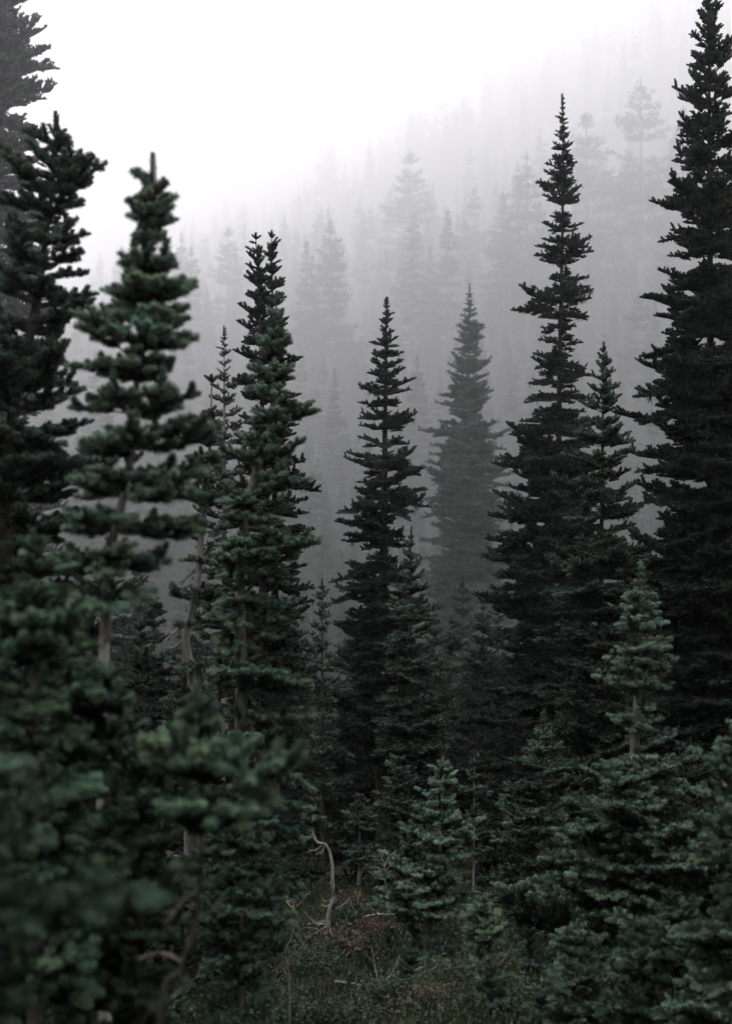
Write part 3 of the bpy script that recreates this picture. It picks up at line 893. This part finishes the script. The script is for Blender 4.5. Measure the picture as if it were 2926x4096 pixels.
fir('pale blue-green young fir standing alone at the edge of the grass', 10,
    [(1772, 3033), (1768, 3200), (1752, 3400), (1722, 3620), (1705, 3780), (1692, 3880)],
    [(3075, 42, 42), (3110, 48, 54), (3160, 72, 72), (3220, 114, 96), (3280, 120, 84), (3330, 156, 180), (3400, 180, 144), (3440, 120, 156), (3500, 180, 120), (3560, 228, 132), (3620, 252, 156), (3700, 156, 108), (3820, 120, 96)],
    46, spacing=0.095, nb=6, inner=1, lead=0.06, pitch=(44, 12, 0), tint=(1.85, 1.95, 1.85), r_base=0.045, mat_bark=DEADDARK, skip=0.03, base_px=1688,
    extra=((3330, 5, 150), (3555, 175, 240), (3620, 178, 215), (3500, 170, 190)),
    gaps=((3640, 3900, 0.45),))
fir('dark triangular fir in the shade behind the pale young fir', 15,
    [(1598, 2985), (1598, 3200), (1598, 3560)],
    [(3030, 30, 30), (3100, 75, 70), (3200, 110, 110), (3300, 140, 150), (3450, 170, 170), (3560, 150, 150)],
    47, spacing=0.150, nb=6, lead=0.06, tint=(0.85, 0.92, 0.92))
fir('thin dark fir with bare straight stem just past the pale young fir', 14.2,
    [(1895, 3000), (1895, 3300), (1892, 3620)],
    [(3040, 25, 25), (3120, 55, 55), (3220, 75, 80), (3300, 80, 90), (3380, 80, 80)],
    48, spacing=0.163, nb=5, lead=0.05, stop=3370, tint=(0.8, 0.87, 0.87), mat_bark=DEADDARK)
fir('small dark fir with an umbrella of boughs on a thin bare stem', 14.4,
    [(1437, 3175), (1437, 3400), (1434, 3610)],
    [(3210, 30, 30), (3260, 75, 75), (3330, 90, 90), (3420, 80, 80)],
    49, spacing=0.138, nb=6, lead=0.04, stop=3420, tint=(0.9, 0.95, 0.95), r_base=0.025, mat_bark=DEADDARK)
fir('knee-high sapling on a twisted dead stem at the grass edge', 8.1,
    [(1930, 3590), (1932, 3690), (1928, 3790), (1962, 3900), (1978, 4060)],
    [(3620, 40, 40), (3660, 80, 80), (3710, 95, 100), (3770, 70, 70)],
    50, spacing=0.088, nb=6, lead=0.03, stop=3780, tint=(1.6, 1.65, 1.3), r_base=0.022, mat_bark=DEADDARK, base_px=1980,
    dead=(([(1940, 3850), (1890, 3870), (1840, 3865)], 0.006, DEADDARK), ([(1955, 3890), (2010, 3930), (2055, 3975)], 0.006, DEADDARK), ([(1930, 3800), (1970, 3830), (2000, 3850)], 0.005, DEADDARK), ([(1972, 3970), (1930, 3990), (1890, 4040)], 0.006, DEADDARK)))
fir('dark low fir sheltering behind the olive sapling at the grass edge', 7.2,
    [(965, 3080), (965, 3300), (965, 3960)],
    [(3130, 50, 50), (3220, 110, 110), (3350, 150, 160), (3500, 180, 190), (3650, 190, 200), (3780, 170, 160), (4000, 150, 140)],
    51, spacing=0.125, nb=6, lead=0.05, tint=(0.85, 0.95, 0.92))
# bent pale tree: bleached crooked stem, small green top, many dead limbs
fir('crooked bleached white stem bent like a hook under a sparse green top', 10.6,
    [(1268, 3190), (1255, 3260), (1252, 3330), (1268, 3368), (1300, 3378), (1318, 3410), (1328, 3470), (1330, 3540), (1336, 3590), (1322, 3625), (1312, 3690), (1318, 3745), (1308, 3800)],
    [(3215, 30, 28), (3260, 60, 50), (3310, 70, 75), (3370, 60, 100), (3400, 20, 70), (3480, 30, 50), (3560, 40, 40)],
    52, spacing=0.125, nb=5, inner=0, lead=0.04, stop=3600, tint=(0.95, 1.0, 0.95), r_base=0.021, mat_bark=DEAD, base_px=1300, skip=0.1, fill=0,
    gaps=((3335, 3470, 0.12), (3470, 3620, 0.35)),
    dead=(([(1265, 3350), (1225, 3350), (1195, 3355)], 0.007, DEAD), ([(1255, 3330), (1235, 3345), (1210, 3370)], 0.006, DEAD),
          ([(1290, 3375), (1265, 3400), (1235, 3405)], 0.006, DEAD), ([(1298, 3378), (1290, 3405), (1265, 3418)], 0.006, DEAD),
          ([(1335, 3590), (1310, 3605), (1290, 3598)], 0.006, DEAD), ([(1330, 3610), (1300, 3625), (1285, 3615)], 0.006, DEAD), ([(1325, 3640), (1370, 3620), (1395, 3600), (1410, 3640)], 0.006, DEAD),
          ([(1312, 3700), (1280, 3720), (1240, 3740)], 0.006, DEAD), ([(1312, 3680), (1275, 3690), (1230, 3700)], 0.005, DEAD), ([(1318, 3740), (1350, 3760), (1360, 3790)], 0.006, DEAD), ([(1315, 3760), (1275, 3800), (1235, 3830)], 0.006, DEAD)))

# shaded firs that fill the wood between and behind the named ones
FILL = [  # px, tip row, distance, half width px at bottom, tint
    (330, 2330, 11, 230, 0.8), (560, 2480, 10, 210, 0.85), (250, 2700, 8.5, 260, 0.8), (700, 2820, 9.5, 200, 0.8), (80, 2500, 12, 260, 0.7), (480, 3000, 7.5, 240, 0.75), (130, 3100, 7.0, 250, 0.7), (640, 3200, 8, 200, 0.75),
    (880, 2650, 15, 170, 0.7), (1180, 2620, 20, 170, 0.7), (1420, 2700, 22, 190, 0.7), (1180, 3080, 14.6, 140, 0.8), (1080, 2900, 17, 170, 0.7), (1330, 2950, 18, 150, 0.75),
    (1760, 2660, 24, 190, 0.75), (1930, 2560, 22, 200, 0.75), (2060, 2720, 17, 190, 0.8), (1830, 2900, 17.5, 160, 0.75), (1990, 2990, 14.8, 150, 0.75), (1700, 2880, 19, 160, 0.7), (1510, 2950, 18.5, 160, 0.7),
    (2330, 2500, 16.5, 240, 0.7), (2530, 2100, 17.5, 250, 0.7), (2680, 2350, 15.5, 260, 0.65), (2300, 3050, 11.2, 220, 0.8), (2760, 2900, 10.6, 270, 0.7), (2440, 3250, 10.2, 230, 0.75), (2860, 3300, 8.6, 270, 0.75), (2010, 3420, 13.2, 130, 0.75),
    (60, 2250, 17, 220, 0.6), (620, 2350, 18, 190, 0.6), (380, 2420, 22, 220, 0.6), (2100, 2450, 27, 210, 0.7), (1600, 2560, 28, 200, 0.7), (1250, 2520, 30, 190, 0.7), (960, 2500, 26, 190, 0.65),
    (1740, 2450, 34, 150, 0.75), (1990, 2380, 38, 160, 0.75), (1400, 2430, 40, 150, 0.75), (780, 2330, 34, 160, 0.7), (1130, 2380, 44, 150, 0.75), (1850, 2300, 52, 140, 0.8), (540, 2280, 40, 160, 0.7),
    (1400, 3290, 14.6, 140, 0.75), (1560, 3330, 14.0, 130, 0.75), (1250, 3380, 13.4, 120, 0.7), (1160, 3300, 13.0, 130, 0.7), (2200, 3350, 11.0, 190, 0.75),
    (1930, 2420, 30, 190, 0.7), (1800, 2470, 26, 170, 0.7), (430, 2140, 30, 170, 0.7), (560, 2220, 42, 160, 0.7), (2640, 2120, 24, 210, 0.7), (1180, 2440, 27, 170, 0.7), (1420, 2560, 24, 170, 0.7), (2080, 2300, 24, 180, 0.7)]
FILL_LABEL = ['dark fir showing behind the bare grey trunk of the blurred pale-tipped fir', 'dark fir between the bare grey trunk and the broken topped snag fir', 'dark fir in the shade directly behind the bright green corner fir', 'dark fir directly behind the top of the olive tinged sapling', 'dark fir at the picture edge under the crooked antler-topped fir', 'dark fir behind the small dim fir wedged beside the olive sapling', 'dark low fir at the picture edge behind the nearest blurred limbs', 'dark low fir tucked behind the bare stem of the olive sapling', 'dark fir just past the foot of the broken topped snag fir', None, None, 'dark fir above and behind the hook-bent bleached stem', 'dark fir behind the low skirts of the full green fir', 'dark fir top between the small pencil fir and the hook-bent stem', None, None, 'dark fir in front of the foot of the tall bare-tipped spire', 'dark fir behind the tip of the pale young fir', 'dark fir between the bare straight stem and the bushy fir with upright leader', 'dark fir farther back, above the pale young fir', 'dark fir between the umbrella-shaped fir and the dark triangular fir', 'dark fir at the foot of the two close-leaning tall spires', 'dark fir in the gap between the mid-height fir and the tallest fir', 'dark fir under the limbs of the tallest fir', 'dark fir between the bushy upright-leader fir and the bare-stemmed blue-green fir', 'dark fir behind the bare stem stretch, below the tallest fir', 'dark fir beside the lower cone of the bare-stemmed blue-green fir', 'dark fir behind the soft pale tufts leaning into the corner', 'small dark fir at the clearing edge next to the yellowish sapling', 'dark fir at the picture edge behind the bright green corner fir top', 'dark fir between the grey trunk and the snag fir, farther back than both']
MORE_LABEL = {(1400, 3290): 'low dark fir in the black gap between the hook-bent stem and pale young fir', (1560, 3330): 'low dark fir directly behind the pale young fir',
              (1250, 3380): 'low dark fir behind the hook of the bleached bent stem', (1160, 3300): 'low dark fir behind the antler-limbed snag',
              (2200, 3350): 'low dark fir in front of the bushy fir with upright leader'}
for k, (px, py, d, w, tn) in enumerate(FILL):
    bot = HY - float(ground((px - CX) / FPX * d, d)) / d * FPX
    span = bot - py
    s_ = 1.0 if d < 24 else 1.6 if d < 36 else 2.2
    pr_ = [(py + span * t, w * q * (0.9 + 0.2 * ((k * 37 + int(t * 10) * 53) % 10) / 10), w * q * (0.9 + 0.2 * ((k * 61 + int(t * 10) * 29) % 10) / 10))
           for t, q in ((0.04, 0.12), (0.12, 0.3), (0.25, 0.5), (0.4, 0.7), (0.6, 0.88), (0.8, 1.0), (0.97, 1.0))]
    far_ = d >= 20
    fir('dark fir deep in the hollow, dimmed by thin fog' if far_ else MORE_LABEL[(px, py)] if (px, py) in MORE_LABEL else (FILL_LABEL[k] if k < len(FILL_LABEL) and FILL_LABEL[k] else 'dark fir crowded into the shade between the front trees'), d,
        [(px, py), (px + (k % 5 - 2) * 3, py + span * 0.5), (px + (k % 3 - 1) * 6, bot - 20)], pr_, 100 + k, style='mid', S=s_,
        spacing=0.188, nb=6, lead=0.07, tint=(tn * 0.36, tn * 0.4, tn * 0.37), group='dark firs deep in the hollow' if far_ else 'shaded firs between the front trees', beard=0.15)  # tint lowered to put their deep shade into the needle colour

# ------------------------------------------------------------------ dead saplings and sticks
def snag(label, d, line_px, r, limbs, mat, seed, twig=4):
    rng = np.random.default_rng(seed)
    pts = np.array([P(x, y, d) for x, y in line_px])
    b = pts[-1].copy(); gz_ = float(ground(b[0], d)) - 0.03
    if b[2] > gz_ + 0.03:
        b[2] = gz_; pts = np.concatenate([pts, [b]])
    base = pts[-1].copy()
    root = thing('dead_sapling', label, 'dead tree', base)
    line = smooth_line(pts - base, len(pts) * 5)
    acc = Acc()
    n = len(line)
    tube(acc, line[::-1], np.linspace(r * 0.85, r * 0.25, n), 6, 0, 0, 0.14, rng)
    link('trunk', acc.mesh('trunk', [mat]), root)
    for lp in limbs:
        q = np.array([P(x, y, d) for x, y in lp]) - base
        q[1:, 1] += np.cumsum(rng.normal(0, 0.03, len(q) - 1))
        dead_limb(q, r * 0.36, root, rng, mat, twig + 5)
    return root
snag('short bleached snag with curled antler-like limbs in front of the hook-bent stem', 11,
     [(1172, 3580), (1174, 3620), (1168, 3670)], 0.014,
     [[(1172, 3600), (1140, 3580), (1100, 3575)], [(1172, 3610), (1150, 3600), (1130, 3590)], [(1174, 3610), (1190, 3590), (1185, 3575)], [(1172, 3640), (1205, 3605), (1240, 3560)], [(1170, 3630), (1150, 3620), (1140, 3600)]], DEAD, 61)
snag('dead wispy sapling with a white fan of twigs beside the pale young fir', 12,
     [(1540, 3440), (1536, 3500), (1552, 3600), (1556, 3680)], 0.009,
     [[(1538, 3470), (1500, 3430), (1480, 3420)], [(1538, 3470), (1525, 3430), (1515, 3410)], [(1538, 3460), (1560, 3425), (1586, 3405)], [(1538, 3480), (1505, 3470), (1480, 3470)], [(1537, 3470), (1550, 3430), (1550, 3410)], [(1540, 3500), (1500, 3500), (1470, 3485)], [(1540, 3520), (1510, 3515), (1495, 3508)], [(1550, 3540), (1520, 3545), (1490, 3545)], [(1538, 3480), (1565, 3460), (1580, 3450)]], DEAD, 62)
snag('thin grey dead stem kinked forward out of the low shrubs', 7.4,
     [(1103, 3700), (1110, 3790), (1140, 3830), (1152, 3870), (1156, 3990)], 0.009, [[(1110, 3790), (1080, 3760), (1060, 3720)]], DEADDARK, 63, 2)
snag('stub of a dead stick leaning in the grass near the frame bottom', 7.2,
     [(1003, 3910), (1012, 3960), (1022, 4010), (1030, 4060)], 0.008, [[(1012, 3960), (1000, 3940), (985, 3930)]], DEADDARK, 64, 2)
snag('small forked dead stem in deep shade behind the antler-limbed snag', 13.2,
     [(1143, 3470), (1140, 3540), (1132, 3600)], 0.016, [[(1142, 3510), (1165, 3540), (1180, 3560)], [(1142, 3500), (1115, 3520), (1095, 3530)]], DEADDARK, 65)
snag('fallen dead sapling leaning over below the corner firs with forked limbs', 8.0,
     [(2200, 3960), (2225, 4000), (2235, 4080), (2240, 4130)], 0.01, [[(2215, 3990), (2180, 3970), (2150, 3960)], [(2230, 4030), (2260, 4070), (2290, 4090)]], DEADDARK, 66)
snag('low grey tangle of dead twigs at the foot of the hook-bent stem', 10.5,
     [(1275, 3690), (1262, 3740), (1255, 3790)], 0.008, [[(1265, 3730), (1230, 3745), (1200, 3770)], [(1268, 3715), (1230, 3705), (1195, 3715)], [(1262, 3750), (1290, 3765), (1320, 3770)], [(1270, 3700), (1240, 3680), (1220, 3660)]], DEAD, 67, 6)

# ------------------------------------------------------------------ ground cover
def leaf_material(name, c1, c2):
    m, t, n, b = new_mat(name)
    at = n.new('ShaderNodeAttribute'); at.attribute_name = 'age'
    rp = n.new('ShaderNodeValToRGB')
    rp.color_ramp.elements[0].color = (*c1, 1); rp.color_ramp.elements[1].color = (*c2, 1)
    t.links.new(at.outputs['Fac'], rp.inputs[0]); t.links.new(rp.outputs[0], b.inputs['Base Color'])
    b.inputs['Roughness'].default_value = 0.6; b.inputs['Specular IOR Level'].default_value = 0.25
    return m
GRASS = leaf_material('sedge_grass', (0.018, 0.028, 0.012), (0.062, 0.08, 0.034))
LEAF = leaf_material('shrub_leaf', (0.012, 0.028, 0.012), (0.056, 0.094, 0.04))
RED = leaf_material('red_leaf', (0.045, 0.026, 0.018), (0.085, 0.048, 0.03))
BROWN = leaf_material('brown_leaf', (0.038, 0.034, 0.018), (0.085, 0.075, 0.04))

def grass():
    rng = np.random.default_rng(3)
    acc = Acc()
    N = 42000
    y = rng.uniform(5.5, 16, N)
    x = rng.uniform(-0.24, 0.22, N) * y + rng.normal(0, 0.2, N)
    clump = np.sin(x * 5.1 + np.sin(y * 3) * 2) * np.sin(y * 4.3 + x * 2) + rng.normal(0, 0.5, N)
    k = clump > -0.3
    x, y = x[k], y[k]; N = len(x)
    z = ground(x, y) - 0.02
    h = rng.gamma(4, 0.015, N) + 0.02
    a = rng.uniform(0, 6.28, N); lean = rng.uniform(0.1, 0.8, N)
    dx, dy = np.cos(a), np.sin(a)
    b = np.stack([x, y, z], -1)
    s = np.stack([-dy, dx, 0 * x], -1) * 0.0022
    m = b + np.stack([dx * h * lean * 0.35, dy * h * lean * 0.35, h * 0.6], -1)
    e = b + np.stack([dx * h * lean, dy * h * lean, h * (1 - lean * 0.35)], -1)
    v = np.stack([b - s, b + s, m + s * 0.8, e, m - s * 0.8], 1)
    i = np.arange(N)[:, None] * 5
    age = np.repeat(np.clip(rng.beta(2, 3, N), 0, 1), 5)
    acc.add(v.reshape(-1, 3), i + np.array([[0, 1, 2, 3, 4]]), 0, age)
    o_ = link('grass', acc.mesh('grass', [GRASS]))
    tag(o_, 'dull olive sedge grass on the small clearing floor', kind='stuff')
grass()

def leaves(acc, centers, size, rng, mat):
    N = len(centers)
    nrm = unit(rng.normal(0, 0.7, (N, 3)) + np.array([0, 0, 0.9]))
    u = unit(np.cross(nrm, rng.normal(0, 1, (N, 3)))); w = np.cross(nrm, u)
    s = size * rng.uniform(0.6, 1.3, (N, 1))
    v = np.stack([centers - u * s, centers + w * s * 0.45 + nrm * s * 0.1, centers + u * s, centers - w * s * 0.45 + nrm * s * 0.1], 1)
    i = np.arange(N)[:, None] * 4
    acc.add(v.reshape(-1, 3), i + np.array([[0, 1, 2, 3]]), mat, np.repeat(rng.random(N), 4))

def cover():
    rng = np.random.default_rng(4)
    acc = Acc()
    N = 90000
    y = rng.uniform(5.0, 17, N)
    x = rng.uniform(-0.26, 0.26, N) * y
    f = np.sin(x * 3.3 + 1.2 * np.sin(y * 2.1)) + np.sin(y * 2.7 - x * 1.4) + rng.normal(0, 0.6, N)
    k = f > -0.4
    x, y, f = x[k], y[k], f[k]
    z = ground(x, y) + rng.random(len(x)) ** 1.5 * (0.05 + 0.05 * np.clip(f, 0, 2))
    leaves(acc, np.stack([x, y, z], -1), 0.011, rng, 0)
    o_ = link('ground_cover', acc.mesh('ground_cover', [LEAF]))
    tag(o_, 'low leafy mat of huckleberry and heather over the soil', kind='stuff')
cover()

def shrub(label, px, py, d, rad, h, mat, seed, n=900, leaf=0.012):
    rng = np.random.default_rng(seed)
    x = (px - CX) / FPX * d
    base = np.array([x, d, float(ground(x, d)) - 0.02])
    root = thing('shrub', label, 'shrub', base)
    acc = Acc(); st = Acc()
    tips = []
    for k in range(16):
        a = rng.uniform(0, 6.28); rr = rad * math.sqrt(rng.random())
        e = np.array([math.cos(a) * rr, math.sin(a) * rr, h * rng.uniform(0.55, 1.0) * (1 - 0.35 * rr / rad)])
        mid = e * 0.5 + np.array([0, 0, h * 0.12])
        ln = smooth_line(np.array([[0, 0, 0], mid, e]), 6)
        tube(st, ln, np.linspace(0.005, 0.0015, 6), 4, 0)
        tips.append(ln)
    tips = np.array(tips)
    idx = rng.integers(0, 16, n); t = rng.integers(2, 6, n)
    c = tips[idx, t] + rng.normal(0, rad * 0.16, (n, 3)) * np.array([1, 1, 0.7])
    c[:, 2] = np.abs(c[:, 2])
    leaves(acc, c, leaf, rng, 0)
    link('stems', st.mesh('stems', [TWIG]), root)
    link('foliage', acc.mesh('foliage', [mat]), root)
SH = [
    ('rusty red leaved shrub in the hollow past the hook-bent stem', 1385, 3690, 13, 0.16, 0.24, RED, 500),
    ('bright green leafy shrub bank under the olive sapling', 850, 3850, 7.2, 0.4, 0.42, LEAF, 1800),
    ('green leafy shrub beside the kinked dead stem', 1010, 3800, 8.2, 0.33, 0.36, LEAF, 1500),
    ('dark green bush at the bottom edge below the leafy bank', 760, 4090, 6.0, 0.35, 0.3, LEAF, 1500),
    ('soft green clump touching the frame bottom near the leaning stick', 960, 4120, 5.9, 0.28, 0.28, LEAF, 1400),
    ('leafy clump in front of the twig tangle', 1230, 3880, 9.6, 0.22, 0.25, LEAF, 900),
    ('brown dried shrub in the middle of the grass', 1380, 3820, 10, 0.25, 0.22, BROWN, 900),
    ('grey green clump at the bottom middle of the clearing', 1290, 4030, 7.9, 0.26, 0.26, LEAF, 1100),
    ('low green clump by the foot of the pale young fir', 1570, 3960, 8.8, 0.24, 0.22, LEAF, 900),
    ('low dark green bush at the foot of the twisted stem sapling', 1830, 3940, 9.0, 0.26, 0.2, LEAF, 900),
    ('green bush under the twisted stem sapling at the bottom edge', 2060, 4060, 8.0, 0.28, 0.26, LEAF, 1100),
    ('tawny low shrub between pale fir and frame bottom', 1700, 4060, 8.2, 0.26, 0.2, BROWN, 900),
    ('fresh green clump at the far rim of the clearing', 1560, 3720, 12.2, 0.24, 0.22, LEAF, 900),
    ('small leafy clump behind the dead stick stub', 1090, 3960, 8.0, 0.24, 0.25, LEAF, 1000),
    ('rust tinged clump along the clearing rim beside the pale fir', 1490, 3800, 10.8, 0.2, 0.2, RED, 500),
]
for k, (lab, px, py, d, rad, h, mat, n) in enumerate(SH):
    shrub(lab, px, py, d, rad, h, mat, 300 + k, int(n * 1.8))

# ------------------------------------------------------------------ seedlings and fallen wood on the clearing floor
for k, (lab, px, top, d, w) in enumerate([
    ('knee-high fir seedling at the foot of the hook-bent stem', 1395, 3600, 10.9, 70),
    ('tiny dark fir seedling in the grass in front of the pale young fir', 1640, 3800, 8.9, 60),
    ('fir seedling poking out of the shrubs beside the antler-limbed snag', 1090, 3620, 10.2, 75),
    ('low fir seedling at the clearing edge beneath the bushy fir', 2110, 3720, 9.4, 110),
    ('squat fir seedling at the bottom edge beside the corner fir', 1960, 3860, 7.7, 100),
    ('dim fir seedling between the hook-bent stem and the pale young fir', 1500, 3620, 11.4, 70),
    ('fir seedling among the leafy shrub bank under the olive sapling', 900, 3640, 7.9, 110)]):
    bot = HY - float(ground((px - CX) / FPX * d, d)) / d * FPX
    fir(lab, d, [(px, top), (px + 4, (top + bot) / 2), (px, bot - 8)], [(top + 15, 14, 14), (top + (bot - top) * 0.4, w * 0.6, w * 0.6), (bot - 20, w, w)],
        700 + k, style='fine', spacing=0.085, nb=6, inner=1, lead=0.03, tint=(0.9, 1.0, 0.86), r_base=0.012, mat_bark=DARKBARK)

def fallen(label, px, py, d, length, rz, r, seed, mat):
    rng = np.random.default_rng(seed)
    x = (px - CX) / FPX * d
    pts = []
    for t in np.linspace(0, 1, 6):
        qx = x + math.cos(rz) * length * (t - 0.5); qy = d + math.sin(rz) * length * (t - 0.5)
        pts.append([qx, qy, float(ground(qx, qy)) + 0.03 + 0.05 * math.sin(3 * t + seed) ** 2])
    pts = np.array(pts)
    root = thing('fallen_branch', label, 'fallen branch', pts[0])
    line = smooth_line(pts - pts[0], 16) + np.cumsum(rng.normal(0, r * 0.3, (16, 3)), 0)
    acc = Acc()
    tube(acc, line, np.linspace(r, r * 0.3, 16), 6, 0, 0, 0.15, rng)
    link('limb', acc.mesh('limb', [mat]), root)
    for q in range(3):
        k = int(rng.integers(4, 14)); dd = unit(rng.normal(0, 1, 3) + np.array([math.cos(rz), math.sin(rz), 0.5]))
        dead_limb(np.array([line[k], line[k] + dd * length * 0.15, line[k] + dd * length * 0.28 + np.array([0, 0, 0.03])]), r * 0.5, root, rng, mat, 4, 'twig')
for k, a in enumerate([
    ('grey fallen limb lying across the grass before the pale young fir', 1560, 3880, 9.2, 0.75, 0.25, 0.011, DEADDARK),
    ('thin bleached fallen branch in the grass near the kinked dead stem', 1200, 3960, 8.2, 0.6, -0.5, 0.007, DEAD),
    ('fallen twiggy branch by the foot of the twisted stem sapling', 1850, 3830, 9.3, 0.7, 0.6, 0.008, DEADDARK),
    ('short mossy fallen limb at the bottom middle of the clearing', 1420, 4020, 7.9, 0.5, -0.2, 0.012, TWIG),
    ('pale fallen stick at the far rim of the clearing', 1470, 3730, 11.5, 0.8, 0.1, 0.009, DEAD)]):
    fallen(a[0], a[1], a[2], a[3], a[4], a[5], a[6], 800 + k, a[7])
